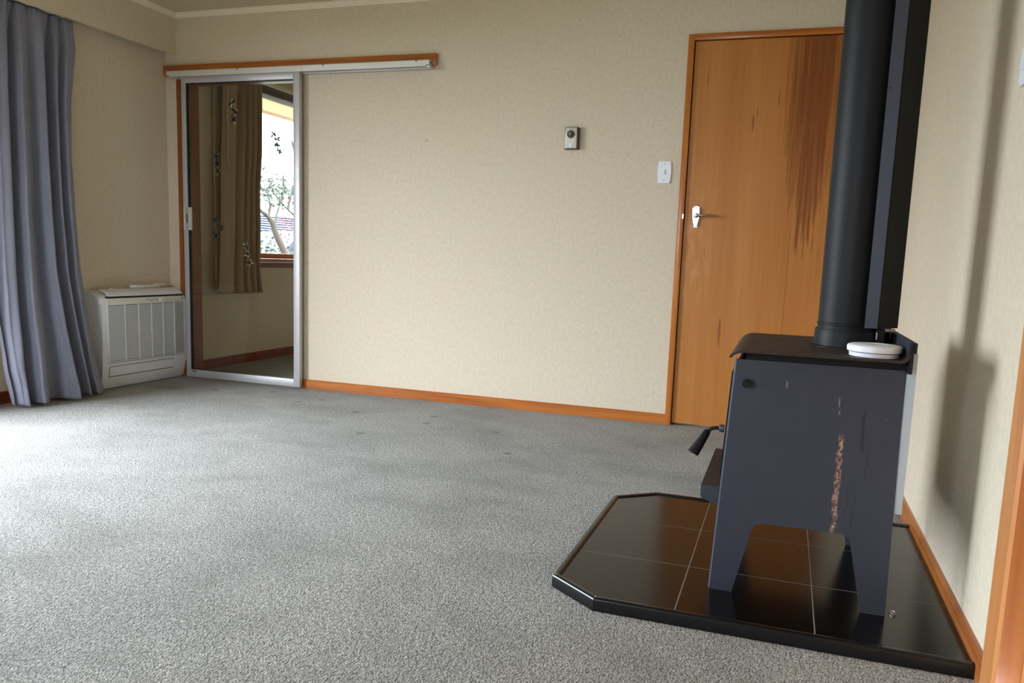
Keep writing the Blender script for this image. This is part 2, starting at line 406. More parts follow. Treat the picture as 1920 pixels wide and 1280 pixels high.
def add_lathe(bm, c, prof, axis='z', seg=48):
    """prof: (radius, height) pairs about an axis through c"""
    rings = []
    for r, h in prof:
        ring = []
        for k in range(seg):
            t = 2*math.pi*k/seg; a, b = r*math.cos(t), r*math.sin(t)
            v = {'z': (a, b, h), 'y': (a, h, b), 'x': (h, a, b)}[axis]
            ring.append(bm.verts.new(Vector(c)+Vector(v)))
        rings.append(ring)
    for a, b in zip(rings, rings[1:]):
        for k in range(seg): bm.faces.new((a[k], a[(k+1) % seg], b[(k+1) % seg], b[k]))
    bm.faces.new(rings[0][::-1]); bm.faces.new(rings[-1]); return bm
def add_prism(bm, poly, lo, hi, axis='y', bev=0.0):
    """poly of 2D points extruded along axis: y -> (x,z), z -> (x,y), x -> (y,z)"""
    def P(p, t): return {'y': (p[0], t, p[1]), 'z': (p[0], p[1], t), 'x': (t, p[0], p[1])}[axis]
    a = [bm.verts.new(P(p, lo)) for p in poly]; b = [bm.verts.new(P(p, hi)) for p in poly]
    fs = [bm.faces.new(a), bm.faces.new(b[::-1])]
    n = len(poly)
    for i in range(n): fs.append(bm.faces.new((a[i], b[i], b[(i+1) % n], a[(i+1) % n])))
    if bev > 0:
        es = list({e for f in fs for e in f.edges})
        bmesh.ops.bevel(bm, geom=es, offset=bev, segments=2, affect='EDGES')
    return bm
def prism(*a, **k): return add_prism(NB(), *a, **k)
def arc(cx, cy, r, a0, a1, n=8):
    return [(cx+r*math.cos(math.radians(a0+(a1-a0)*i/n)), cy+r*math.sin(math.radians(a0+(a1-a0)*i/n))) for i in range(n+1)]
def ribbon(profile, th):
    """closed thin polygon following an open 2D profile"""
    P = [Vector((p[0], p[1])) for p in profile]; L = []; Rr = []
    for i, p in enumerate(P):
        d = (P[min(i+1, len(P)-1)]-P[max(i-1, 0)]).normalized(); n = Vector((-d.y, d.x))*th/2
        L.append(p+n); Rr.append(p-n)
    return [tuple(v) for v in L]+[tuple(v) for v in Rr[::-1]]
def struct(name, o_label, cat, bm, mat):
    o = obj(name, bm, mat); return tagit(o, o_label, cat, None, 'structure')

# ---------------------------------------------------------------- room shell
W = 4.330; CZ = 2.300; T = .12; YN = 4.2; XN = 3.2
struct('floor', 'grey-green cut pile carpet covering the whole floor', 'carpet', box(-.02, W+.02, YB-.1, YN+.1, -.05, 0), M['carpet'])
struct('ceiling', 'flat off-white painted ceiling', 'ceiling', box(-.02, W+.02, YB-.1, YN+.1, CZ, CZ+.06), M['paint'])
# back wall with the sliding-door opening (x .10-.985) and the door opening (x 3.329-4.09)
OX0, OX1, OZ = .105, .985, 1.90
DX0, DX1, DZ = 3.329, 4.092, 1.988
bm = NB()
add_box(bm, -.02, OX0, 0, T, 0, CZ); add_box(bm, OX0, OX1, 0, T, OZ, CZ); add_box(bm, OX1, DX0, 0, T, 0, CZ)
add_box(bm, DX0, DX1, 0, T, DZ, CZ); add_box(bm, DX1, W+.02, 0, T, 0, CZ)
struct('wall_back', 'beige linen wallpapered wall with the sliding glass door and the timber door', 'wall', bm, M['paper_back'])
# left wall, running on into the next room
bm = NB(); X0, X1 = -.12, 0.0
add_box(bm, X0, X1, YB, WL['y0'], 0, CZ); add_box(bm, X0, X1, WL['y0'], WL['y1'], 0, WL['z0']); add_box(bm, X0, X1, WL['y0'], WL['y1'], WL['z1'], CZ)
add_box(bm, X0, X1, WL['y1'], WN['y0'], 0, CZ); add_box(bm, X0, X1, WN['y0'], WN['y1'], 0, WN['z0']); add_box(bm, X0, X1, WN['y0'], WN['y1'], WN['z1'], CZ)
add_box(bm, X0, X1, WN['y1'], YN, 0, CZ)
struct('wall_left', 'beige linen wallpapered window wall behind the blue curtain and the heater', 'wall', bm, M['paper_side'])
AY = -2.452
bm = NB(); add_box(bm, W, W+.12, AY-.03, YN, 0, CZ); add_box(bm, W, W+.12, YB, -3.36, 0, CZ); add_box(bm, W, W+.12, -3.36, AY-.03, 2.0, CZ)
struct('wall_right', 'beige linen wallpapered wall behind the wood burner', 'wall', bm, M['paper_side'])
bm = NB()
add_box(bm, -.02, WB['x0'], YB-.12, YB, 0, CZ); add_box(bm, WB['x1'], W+.02, YB-.12, YB, 0, CZ)
add_box(bm, WB['x0'], WB['x1'], YB-.12, YB, 0, WB['z0']); add_box(bm, WB['x0'], WB['x1'], YB-.12, YB, WB['z1'], CZ)
struct('wall_front', 'beige wallpapered wall behind the camera with a window', 'wall', bm, M['paper_back'])
struct('wall_far', 'beige wallpapered far wall of the room behind the sliding door', 'wall', box(-.02, W, YN, YN+.1, 0, CZ), M['paper_back'])

# skirtings
sk = lambda y1=0: None
def skirt_prof(w, h): return [(0, 0), (w, 0), (w, h-.006), (w-.006, h), (0, h)]
def skirt(name, label, axis, a, b, wall, sgn, mat, h=.056, w=.014):
    p = skirt_prof(w, h)
    if axis == 'x': bm = prism([(wall+sgn*q[0], q[1]) for q in p], a, b, 'x')      # runs along x, poly (y,z)
    else: bm = prism([(wall+sgn*q[0], q[1]) for q in p], a, b, 'y')                # runs along y, poly (x,z)
    struct(name, label, 'skirting', bm, mat)
skirt('baseboard_back', 'varnished orange timber skirting under the long back wall', 'x', .996, 3.298, 0, -1, M['rimu_x'])
skirt('baseboard_right', 'varnished timber skirting beside the black hearth', 'y', AY, 0, W, -1, M['rimu_y'], .062)
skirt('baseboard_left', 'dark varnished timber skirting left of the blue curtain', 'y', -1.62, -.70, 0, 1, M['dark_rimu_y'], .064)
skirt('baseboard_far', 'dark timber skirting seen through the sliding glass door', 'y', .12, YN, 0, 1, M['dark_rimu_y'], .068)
# cornices
def corn(name, label, axis, a, b, wall, sgn):
    p = [(0, CZ-.029), (.006, CZ-.029), (.010, CZ-.022)]+[(.010+.012*(1-math.cos(math.radians(t))), CZ-.022+.015*math.sin(math.radians(t))) for t in (20, 45, 70, 90)]+[(.026, CZ-.005), (.026, CZ), (0, CZ)]
    bm = prism([(wall+sgn*q[0], q[1]) for q in p], a, b, axis if axis == 'x' else 'y')
    struct(name, label, 'cornice', bm, M['cornice'])
corn('trim_1', 'cream ceiling cornice along the top of the back wall', 'x', .085, W, 0, -1)
corn('trim_2', 'cream ceiling cornice along the curtain pelmet', 'y', YB, 0, .085, 1)
corn('trim_3', 'cream ceiling cornice above the wood burner wall', 'y', YB, 0, W, -1)
# wallpapered pelmet box over the curtain
bm = NB(); add_box(bm, .067, .085, YB, 0, 2.050, CZ)
struct('trim_4', 'wallpapered curtain pelmet box running below the ceiling on the left', 'pelmet', bm, M['paper_side'])

# timber board above the sliding door track
boxo('trim_5', M['rimu_x'], None, .002, 1.900, -.022, 0, 1.917, 1.984, bev=.002)
tagit(bpy.data.objects['trim_5'], 'long orange timber board above the sliding door track', 'timber board', None, 'structure')

# ---------------------------------------------------------------- sliding glass door
tr = thing('sliding_door_track', (.95, -.04, 1.899), 'pale aluminium track fixed under the orange timber board', 'door track')
TY0, TY1 = -.070, -.022
obj('rail_cover', prism([(-.022, 1.939), (-.066, 1.939), (-.070, 1.935), (-.070, 1.911), (-.066, 1.911), (-.066, 1.933), (-.022, 1.933)], .070, 1.880, 'x'), M['alu_white'], tr)
obj('lower_lip', prism([(-.0665, 1.912), (-.0705, 1.912), (-.0705, 1.903), (-.064, 1.903)], .090, 1.862, 'x'), M['alu_white'], tr)
obj('rear_guide', prism([(-.022, 1.930), (-.030, 1.930), (-.030, 1.898), (-.022, 1.898)], .070, 1.880, 'x'), M['alu'], tr)
for x in (.60, 1.20, 1.800):
    obj('screw', add_lathe(NB(), (x, -.070, 1.933), [(.0045, -.0018), (.0045, .001)], 'y', 12), M['therm_box'], tr)
boxo('end_clip', M['alu'], tr, 1.866, 1.884, -.068, -.024, 1.897, 1.909, bev=.001)

d1 = thing('door_1', (.6, -.042, 0), 'aluminium framed sliding glass door with leaf transfers on its pane', 'sliding door'); d1['kind'] = 'structure'
SX0, SX1, SZ0, SZ1, SY0, SY1 = .166, 1.030, .010, 1.909, -.056, -.026
boxo('stile', M['alu'], d1, SX0, SX0+.034, SY0, SY1, SZ0, SZ1, bev=.0025)
boxo('stile', M['alu'], d1, SX1-.044, SX1, SY0, SY1, SZ0, SZ1, bev=.0025)
boxo('top_rail', M['alu'], d1, SX0+.034, SX1-.044, SY0, SY1, SZ1-.044, SZ1, bev=.002)
boxo('bottom_rail', M['alu'], d1, SX0+.034, SX1-.044, SY0, SY1, SZ0, SZ0+.049, bev=.002)
boxo('gasket', M['gasket'], d1, SX0+.034, SX0+.040, SY0+.006, SY1-.006, SZ0+.049, SZ1-.044)
boxo('gasket', M['gasket'], d1, SX0+.040, SX1-.044, SY0+.006, SY1-.006, SZ1-.049, SZ1-.044)
boxo('gasket', M['gasket'], d1, SX0+.040, SX1-.044, SY0+.006, SY1-.006, SZ0+.049, SZ0+.052)
boxo('pane', M['tint_glass'], d1, SX0+.040, SX1-.044, -.043, -.040, SZ0+.052, SZ1-.049)
h = boxo('pull_handle', M['alu_white'], d1, .1765, .1905, -.068, SY0, .960, 1.103, bev=.002)
h = boxo('pull_handle', M['alu_white'], d1, .2085, .2260, -.062, -.044, .960, 1.103, bev=.002)
boxo('latch', M['steel'], d1, .1905, .2085, -.058, -.050, 1.005, 1.06, bev=.003)
boxo('maker_tag', M['gasket'], d1, .212, .245, -.0572, -.0562, .046, .051)
# jamb linings and the outer architrave of the opening
j = thing('door_frame_lining', (.5, .06, 0), 'orange timber lining of the sliding door opening', 'door frame'); j['kind'] = 'structure'
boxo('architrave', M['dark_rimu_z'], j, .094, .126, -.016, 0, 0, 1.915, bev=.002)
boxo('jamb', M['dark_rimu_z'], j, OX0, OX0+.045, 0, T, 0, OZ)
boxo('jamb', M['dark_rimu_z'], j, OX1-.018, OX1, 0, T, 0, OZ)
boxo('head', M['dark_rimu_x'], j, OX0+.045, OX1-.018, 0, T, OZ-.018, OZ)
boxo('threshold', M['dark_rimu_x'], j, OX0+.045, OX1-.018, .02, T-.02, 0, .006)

# leaf transfers on the pane
def sprig(cx, cz, size, n, mats, seed, ang0):
    r = random.Random(seed)
    bms = {k: NB() for k in mats}
    stems = [(cx, cz)]
    bm0 = bms[mats[0]]
    def leaf(bm, x, z, a, L, wd):
        ca, sa = math.cos(a), math.sin(a)
        pts = [(0, 0), (.25*L, wd), (.6*L, wd*.8), (L, 0), (.6*L, -wd*.8), (.25*L, -wd)]
        add_prism(bm, [(x+p*ca-q*sa, z+p*sa+q*ca) for p, q in pts], -.0440, -.0432, 'y')
    clusters = [(cx+r.uniform(-.3, .3)*size, cz+(.5-k/(n-1 if n > 1 else 1))*size*1.2) for k in range(n)]
    for (x, z) in clusters:
        for k in range(12):
            a = r.uniform(0, 2*math.pi)
            leaf(bms[r.choice(mats)], x, z, a, size*r.uniform(.26, .44), size*.055)
    # thin stem joining the clusters
    for (p, q) in zip(clusters, clusters[1:]):
        d = Vector((q[0]-p[0], q[1]-p[1])); nn = Vector((-d.y, d.x)).normalized()*.0007
        add_prism(bm0, [(p[0]+nn.x, p[1]+nn.y), (q[0]+nn.x, q[1]+nn.y), (q[0]-nn.x, q[1]-nn.y), (p[0]-nn.x, p[1]-nn.y)], -.0440, -.0432, 'y')
    for k in dict.fromkeys(mats):
        if len(bms[k].verts): obj('leaf_transfer', bms[k], M[k], d1)
sprig(.553, 1.690, .085, 3, ['decal_dark', 'decal_dark', 'decal_mid', 'decal_light'], 3, 0)
sprig(.412, 1.375, .085, 3, ['decal_dark', 'decal_mid'], 5, 0)
sprig(.420, .985, .085, 3, ['decal_dark', 'decal_mid'], 8, 0)
sprig(.635, .820, .085, 3, ['decal_dark', 'decal_mid', 'decal_mid', 'decal_light'], 11, 0)
sprig(.855, 1.500, .085, 4, ['decal_clear'], 14, 0)

# ---------------------------------------------------------------- timber door
d2 = thing('door_2', (3.71, .02, 0), 'orange varnished plywood door with a dark streaked patch and a chrome lever', 'door'); d2['kind'] = 'structure'
boxo('leaf', M['door'], d2, DX0+.004, DX1-.003, .002, .038, .012, DZ-.003, bev=.001, smooth=False)
fr = thing('door_frame', (3.7, -.008, 0), 'narrow orange timber frame around the plywood door', 'door frame'); fr['kind'] = 'structure'
boxo('jamb', M['rimu_z'], fr, 3.298, DX0, -.016, T, 0, 2.018, bev=.002)
boxo('jamb', M['rimu_z'], fr, DX1, DX1+.031, -.016, T, 0, 2.018, bev=.002)
boxo('head', M['rimu_x'], fr, DX0, DX1, -.016, T, DZ, 2.018, bev=.002)
boxo('stop', M['gasket'], fr, DX0, DX0+.012, .040, .052, 0, DZ)
boxo('strike_plate', M['chrome'], fr, 3.3225, 3.3285, -.0175, -.015, 1.098, 1.122)
# handle: tapered plate, boss and lever
pl = obj('handle_plate', prism([(3.372, 1.158), (3.380, 1.164), (3.404, 1.164), (3.412, 1.158), (3.410, 1.110), (3.403, 1.058), (3.400, 1.055), (3.384, 1.055), (3.381, 1.058), (3.374, 1.110)], -.0105, .002, 'y', bev=.0055), M['chrome'], d2, smooth=True)
obj('boss', add_lathe(NB(), (3.392, -.0085, 1.116), [(.0125, 0), (.0125, -.006), (.009, -.012), (.008, -.028)], 'y', 24), M['chrome'], pl, smooth=True)
obj('lever', add_tube(NB(), [(3.392, -.034, 1.116), (3.400, -.040, 1.116), (3.42, -.042, 1.1165), (3.46, -.040, 1.117), (3.492, -.037, 1.116), (3.505, -.034, 1.1155)], [.0060, .0062, .0052, .0050, .0046, .0038], 12), M['chrome'], pl, smooth=True)
for z in (1.156, 1.063): obj('screw', add_lathe(NB(), (3.392, -.0105, z), [(.003, 0), (.003, -.001)], 'y', 10), M['steel'], pl)

# doorway timber at the right edge of the picture
d3 = thing('door_3', (W, -2.9, 0), 'golden timber framed doorway at the right edge of the picture', 'doorway'); d3['kind'] = 'structure'
bm = prism([(W, AY), (W-.010, AY), (W-.018, AY-.010), (W-.018, AY-.088), (W-.012, AY-.095), (W, AY-.095)], 0, 2.06, 'z')
obj('architrave', bm, M['pine_z'], d3)
bm = prism([(W, -3.32), (W-.018, -3.32), (W-.018, -3.40), (W, -3.41)], 0, 2.06, 'z')
obj('architrave', bm, M['pine_z'], d3)
boxo('head_architrave', M['rimu_y'], d3, W-.018, W, -3.32, AY-.095, 1.98, 2.06)
boxo('jamb', M['pine_z'], d3, W, W+.12, AY-.095, AY-.03, 0, 2.0)
boxo('leaf', M['pine_z'], d3, W+.03, W+.065, -3.36, AY-.097, .01, 1.98)

# ---------------------------------------------------------------- windows
def window_x(name, label, c, mat, mull=(), headm=None):
    t = thing(name, (-.06, (c['y0']+c['y1'])/2, c['z0']), label, 'window'); t['kind'] = 'structure'
    y0, y1, z0, z1 = c['y0'], c['y1'], c['z0'], c['z1']
    f = .045
    boxo('jamb', mat[1], t, -.12, .012, y0, y0+f, z0, z1, bev=.002); boxo('jamb', mat[1], t, -.12, .012, y1-f, y1, z0, z1, bev=.002)
    boxo('head', headm or mat[0], t, -.12, .012, y0+f, y1-f, z1-.03, z1, bev=.002)
    boxo('sill', mat[0], t, -.12, .035, y0-.02, y1+.02, z0-.022, z0, bev=.002)
    boxo('sash_rail', mat[0], t, -.10, -.05, y0+f, y1-f, z0, z0+.04, bev=.002)
    for m_ in mull: boxo('mullion', mat[1], t, -.10, -.04, m_-.025, m_+.025, z0+.04, z1-.03, bev=.002)
    ys = [y0+f]+list(mull)+[y1-f]
    for a, b in zip(ys, ys[1:]): boxo('pane', M['glass'], t, -.080, -.076, a, b, z0+.02, z1-.03)
    return t
window_x('window_1', 'large timber window in the left wall beyond the blue curtain', WL, (M['rimu_y'], M['rimu_z']), (-2.45,))
M['head_grey'] = plain('grey_brown_window_head', (96, 86, 82), .5)
t = window_x('window_2', 'timber framed window of the next room, seen through the glass door', WN, (M['pine_z'], M['rimu_z']), (2.5,), M['head_grey'])
boxo('sill_nosing', M['white'], t, .012, .037, WN['y0']-.01, WN['y1']+.02, WN['z0']-.032, WN['z0']-.024)
boxo('apron', M['dark_rimu_y'], t, 0, .014, WN['y0']-.01, WN['y1']+.02, WN['z0']-.070, WN['z0']-.034)
boxo('head_trim', M['head_grey'], t, 0, .02, WN['y0']-.04, WN['y1']+.04, WN['z1']-.004, WN['z1']+.034)
t = thing('window_3', (2.2, YB-.06, WB['z0']), 'timber window in the wall behind the camera', 'window'); t['kind'] = 'structure'
for (a, b) in ((WB['x0'], WB['x0']+.05), (WB['x1']-.05, WB['x1']), (1.88, 1.92)): boxo('jamb', M['rimu_z'], t, a, b, YB-.12, YB+.01, WB['z0'], WB['z1'], bev=.002)
boxo('sill', M['rimu_x'], t, WB['x0'], WB['x1'], YB-.12, YB+.03, WB['z0']-.02, WB['z0'], bev=.002)
boxo('head', M['rimu_x'], t, WB['x0']+.05, WB['x1']-.05, YB-.12, YB+.01, WB['z1']-.03, WB['z1'], bev=.002)
boxo('pane', M['glass'], t, WB['x0']+.05, 1.88, YB-.08, YB-.076, WB['z0'], WB['z1']-.03)
boxo('pane', M['glass'], t, 1.92, WB['x1']-.05, YB-.08, YB-.076, WB['z0'], WB['z1']-.03)

# ---------------------------------------------------------------- curtains
def interp(tab, v):
    if v <= tab[0][0]: return tab[0][1]
    for (a, x), (b, y) in zip(tab, tab[1:]):
        if v <= b:
            t = (v-a)/(b-a); t = t*t*(3-2*t) if False else t
            return x+(y-x)*t
    return tab[-1][1]
def curtain_mesh(zs, yr, yl, folds, xbase, amp, gather_z, ns=240, hdr=.05, hem=None, th=.004, seed=1):
    """folds: list of (s, d) control points across the cloth, d in -1..1 (out of / into the wall)"""
    r = random.Random(seed); ph = [r.uniform(0, 6.28) for _ in range(6)]
    bm = NB(); grid = []
    def fd(s):
        for (a, x), (b, y) in zip(folds, folds[1:]):
            if s <= b:
                t = (s-a)/(b-a); t = .5-.5*math.cos(math.pi*t); return x+(y-x)*t
        return folds[-1][1]
    for z in zs:
        row = []; R_, L_ = interp(yr, z), interp(yl, z); q = max(0, min(1, (zs[0]-z)/(zs[0]-zs[-1])))
        for i in range(ns+1):
            s = i/ns
            ss = s+.012*math.sin(5*z+ph[0]+9*s)*min(1, q*3)+.008*math.sin(11*s+3*z+ph[1])
            ss = min(1, max(0, ss))
            d = fd(ss)
            k = interp([(0, .5), (.06, .8), (.25, 1.0), (1, 1.0)], q)
            wr = .10*math.sin(26*s+8*z+ph[2])*math.sin(7*z+ph[3]+4*s)*interp([(0, .2), (.7, .4), (.9, 1.0), (1, 1.3)], q)
            x = xbase(z)+amp(z)*(d*k+wr)
            y = R_+(L_-R_)*s+.006*math.sin(40*s+6*z+ph[4])*q
            # gathered heading tape
            g = max(0, 1-(zs[0]-z)/hdr)
            x += .006*g*math.sin(s*ns*.62+ph[5])
            # lean of folds gives overhang
            y += -.35*amp(z)*k*d*math.sin(s*6.28*3.0+1.0)*.5
            zz = z
            if hem and z == zs[-1]: zz = z+hem(s)
            row.append((x, y, zz))
        grid.append(row)
    vs = [[bm.verts.new(p) for p in row] for row in grid]
    for a, b in zip(vs, vs[1:]):
        for i in range(ns): bm.faces.new((a[i], a[i+1], b[i+1], b[i]))
    return bm
def finish_cloth(o, th):
    md = o.modifiers.new('thickness', 'SOLIDIFY'); md.thickness = th; md.offset = 0
    for p in o.data.polygons: p.use_smooth = True
zs = [2.048, 2.038, 2.028, 2.015, 2.0, 1.98, 1.95]+[1.95-.05*k for k in range(1, 38)]+[.06, .03, .012]
FZ = [2.04, 1.9, 1.6, 1.3, 1.0, 0.7, 0.4, 0.2, 0.1, 0.0]
FOLDS = [(0.0, [-0.726, -0.728, -0.79, -0.819, -0.825, -0.819, -0.795, -0.774, -0.761, -0.732]), (0.5, [-0.786, -0.792, -0.843, -0.864, -0.872, -0.871, -0.852, -0.833, -0.821, -0.803]), (-0.9, [-0.798, -0.806, -0.855, -0.876, -0.884, -0.883, -0.864, -0.845, -0.833, -0.815]), (0.7, [-0.845, -0.869, -0.901, -0.927, -0.941, -0.938, -0.913, -0.888, -0.878, -0.873]), (-1.4, [-0.857, -0.881, -0.913, -0.939, -0.953, -0.95, -0.925, -0.9, -0.89, -0.885]), (1.0, [-0.943, -0.962, -0.985, -1.008, -1.022, -1.024, -1.002, -0.975, -0.966, -0.961]), (0.55, [-0.969, -0.986, -1.003, -1.022, -1.038, -1.039, -1.024, -1.004, -0.998, -0.994]), (-0.5, [-0.992, -1.003, -1.018, -1.034, -1.05, -1.051, -1.036, -1.032, -1.032, -1.034]), (0.9, [-1.056, -1.082, -1.11, -1.135, -1.156, -1.167, -1.169, -1.167, -1.168, -1.168]), (-1.5, [-1.068, -1.094, -1.122, -1.147, -1.168, -1.179, -1.181, -1.179, -1.18, -1.18]), (0.6, [-1.128, -1.154, -1.182, -1.205, -1.223, -1.237, -1.245, -1.247, -1.241, -1.234]), (0.3, [-1.169, -1.191, -1.218, -1.242, -1.262, -1.275, -1.278, -1.273, -1.258, -1.246]), (-0.8, [-1.218, -1.23, -1.25, -1.267, -1.278, -1.287, -1.29, -1.285, -1.27, -1.258]), (-0.2, [-1.303, -1.321, -1.344, -1.36, -1.367, -1.336, -1.306, -1.297, -1.282, -1.27])]   # (depth, y at each height) of every fold, from the window-side edge to the far edge
def blue_curtain(ns=14):
    bm = NB(); grid = []; r = random.Random(4); n = len(FOLDS)
    ph = [r.uniform(0, 6.28) for _ in range(8)]
    base = [(0, .185), (.1, .178), (.5, .145), (1.2, .11), (1.9, .060), (2.05, .040)]
    ampl = [(0, .074), (.3, .066), (1.0, .056), (1.7, .040), (1.9, .030), (2.05, .014)]
    for z in zs:
        ys = [interp(list(zip(FZ[::-1], f[1][::-1])), z) for f in FOLDS]; row = []
        q = (2.05-z)/2.05
        for k in range(n-1):
            for i in range(ns+(k == n-2)):
                t = i/ns; tc = .5-.5*math.cos(math.pi*t)
                d = FOLDS[k][0]+(FOLDS[k+1][0]-FOLDS[k][0])*tc
                y = ys[k]+(ys[k+1]-ys[k])*t
                s_ = (k+t)/(n-1)
                wr = .07*math.sin(31*s_+7*z+ph[0])*math.sin(6*z+ph[1]+5*s_)*interp([(0, .3), (.7, .5), (.88, 1.2), (1, 1.6)], q)
                wr += .05*math.sin(60*s_+13*z+ph[2])*math.sin(17*z+ph[3])*max(0, q-.8)*5
                x = interp(base, z)+interp(ampl, z)*(d+wr)
                g = max(0, 1-(2.048-z)/.07)
                x += .007*g*math.sin(k*ns*.55+i*.55+ph[4])+.004*g*math.sin(i*1.3+k)
                zz = z
                if z == zs[-1]: zz = z+.010*abs(math.sin(9*s_+ph[5]))-.004
                row.append((x, y, zz))
        grid.append(row)
    vs = [[bm.verts.new(p) for p in row] for row in grid]
    for a, b in zip(vs, vs[1:]):
        for i in range(len(a)-1): bm.faces.new((a[i], a[i+1], b[i+1], b[i]))
    return bm
cb = blue_curtain()
cu = obj('curtain', cb, M['blue_curtain'])
tagit(cu, 'floor-length pleated blue-grey curtain hanging under the pelmet beside the heater', 'curtain'); finish_cloth(cu, .003)
# taupe curtain of the next room
zs2 = [2.07, 2.06, 2.045, 2.03, 2.0]+[2.0-.06*k for k in range(1, 25)]+[.53]
f2 = [(0, .1), (.05, .5), (.12, -.6), (.2, .5), (.27, -.7), (.34, .7), (.42, -.5), (.5, .6), (.57, -.8), (.62, -.3), (.7, .4), (.8, .5), (.9, .45), (1, .2)]
tc = thing('short_curtain', (.06, .62, .53), 'taupe pleated curtain with a hanging cord in the room behind the glass door', 'curtain')
c2 = obj('curtain_cloth', curtain_mesh(zs2, [(.5, .868), (.60, .845), (.8, .822), (1.3, .835), (1.6, .865), (2.1, .868)], [(.5, .36), (2.1, .44)], f2, lambda z: .078, lambda z: interp([(.5, .048), (2.07, .036)], z), 2.0, ns=160, seed=9), M['tan_curtain'], tc)
finish_cloth(c2, .003)
boxo('lining_edge', M['lining'], tc, .012, .030, .415, .450, .56, 2.06)
obj('draw_cord', add_tube(NB(), [(.105, .455, 2.06), (.106, .458, 1.9), (.104, .452, 1.75), (.106, .460, 1.62), (.104, .452, 1.50), (.106, .455, 1.44), (.105, .470, 1.415), (.106, .480, 1.42)], .0022, 6), M['cord'], tc)
boxo('curtain_rail', M['cornice'], tc, .03, .06, .30, 3.3, 2.075, 2.098)
o = boxo('curtain_rail', M['cornice'], None, .028, .048, -4.2, -.77, 2.056, 2.076)
tagit(o, 'thin white curtain rail hidden behind the pelmet above the blue curtain', 'curtain rail')

# ---------------------------------------------------------------- floor console heat pump
hp = thing('heat_pump', (.07, -.345, 0), 'white floor-standing heat pump under the left end of the back wall', 'heat pump')
# shell: side profile in x,z extruded along y, then rounded
def hp_prof(dx=0.0):
    return [(0.004, .004), (.098, .004), (.111, .020), (.121, .075), (.130-dx, .14), (.136-dx, .30), (.136-dx, .500)]+[(.136-dx-.052+.052*math.cos(math.radians(a)), .500+.062*math.sin(math.radians(a))) for a in (15, 30, 45, 60, 75, 88)]+[(.050, .572), (.004, .580)]
HY0, HY1 = -.688, -.006
bm = prism(hp_prof(), HY0, HY1, 'y')
es = [e for e in bm.edges if abs(e.verts[0].co.y-e.verts[1].co.y) < 1e-6 and max(e.verts[0].co.x, e.verts[1].co.x) > .06]
bmesh.ops.bevel(bm, geom=es, offset=.022, segments=4, affect='EDGES', profile=.5)
obj('casing', bm, M['white'], hp, smooth=True)
GY0, GY1 = -.648, -.040
# recessed front panel field and grille
FX = .1385
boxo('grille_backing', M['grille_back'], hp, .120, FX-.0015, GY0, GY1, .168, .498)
bm = NB(); n = 54
for k in range(n):
    z = .172+(.496-.172)*k/n
    add_box(bm, FX-.0015, FX+.0014, GY0, GY1, z, z+.0034)
obj('grille_slats', bm, M['white'], hp, kind='stuff')
ys = [GY0, GY0+.126, GY0+.232, GY0+.332, GY0+.428, GY0+.524, GY1]
for y in ys: boxo('grille_divider', M['white'], hp, FX-.002, FX+.0028, y-.003, y+.003, .166, .500)
boxo('side_grille_panel', M['greyplastic'], hp, FX-.001, FX+.0018, ys[-2]+.003, GY1-.003, .170, .497)
boxo('brand_strip', M['cream'], hp, .128, FX+.002, GY0, GY1, .500, .538, bev=.001)
boxo('strip_lettering', M['greyplastic'], hp, FX+.0015, FX+.0026, -.36, -.262, .520, .5245)
boxo('strip_lettering', M['greyplastic'], hp, FX+.0015, FX+.0026, -.33, -.295, .510, .513)
boxo('sensor_window', M['white'], hp, FX+.0015, FX+.0035, -.253, -.215, .508, .532, bev=.001)
boxo('indicator', M['greyplastic'], hp, FX+.0015, FX+.003, -.062, -.045, .514, .528)
boxo('outlet_slot', M['slot'], hp, .10, FX-.0005, GY0+.002, GY1-.006, .5385, .549)
# top flap, lifted a little
prof = [(.1425, .5500), (.140, .5575), (.122, .5745), (.098, .5835), (.060, .5880), (.060, .5810), (.095, .5760), (.117, .5675), (.130, .5560), (.134, .5500)]
obj('top_flap', prism(prof, GY0+.008, GY1-.010, 'y', bev=.0008), M['white'], hp)
# lower panel lines
boxo('panel_seam', M['greyplastic'], hp, .128, .1352, GY0, GY1+.004, .1565, .1595)
lowx = lambda z: .121+(.130-.121)*(z-.075)/.065
def strip(name, y0, y1, z0, z1, mat):
    bm = prism([(lowx(z0)-.004, z0), (lowx(z0)+.0006, z0), (lowx(z1)+.0006, z1), (lowx(z1)-.004, z1)], y0, y1, 'y'); return obj(name, bm, mat, hp)
strip('lower_slot', -.640, -.125, .1345, .1375, M['slot'])
strip('lower_slot', -.640, -.125, .074, .078, M['slot'])
strip('lower_slot', -.640, -.6365, .078, .1345, M['slot'])
boxo('corner_foot', M['slot'], hp, .06, .092, -.028, -.016, .0, .012)
# handset lying on top
rc = thing('remote_control', (.05, -.25, .586), 'small white remote control and holder lying on top of the heat pump', 'remote control')
boxo('holder', M['white'], rc, .022, .056, -.372, -.288, .5885, .6080, bev=.003)
boxo('handset', M['cream'], rc, .026, .054, -.286, -.150, .5885, .6065, bev=.003)
boxo('handset_end', M['cream'], rc, .024, .050, -.178, -.090, .600, .6140, bev=.003)
boxo('hose_clip', M['white'], hp, .03, .045, -.535, -.505, .576, .592, bev=.003)

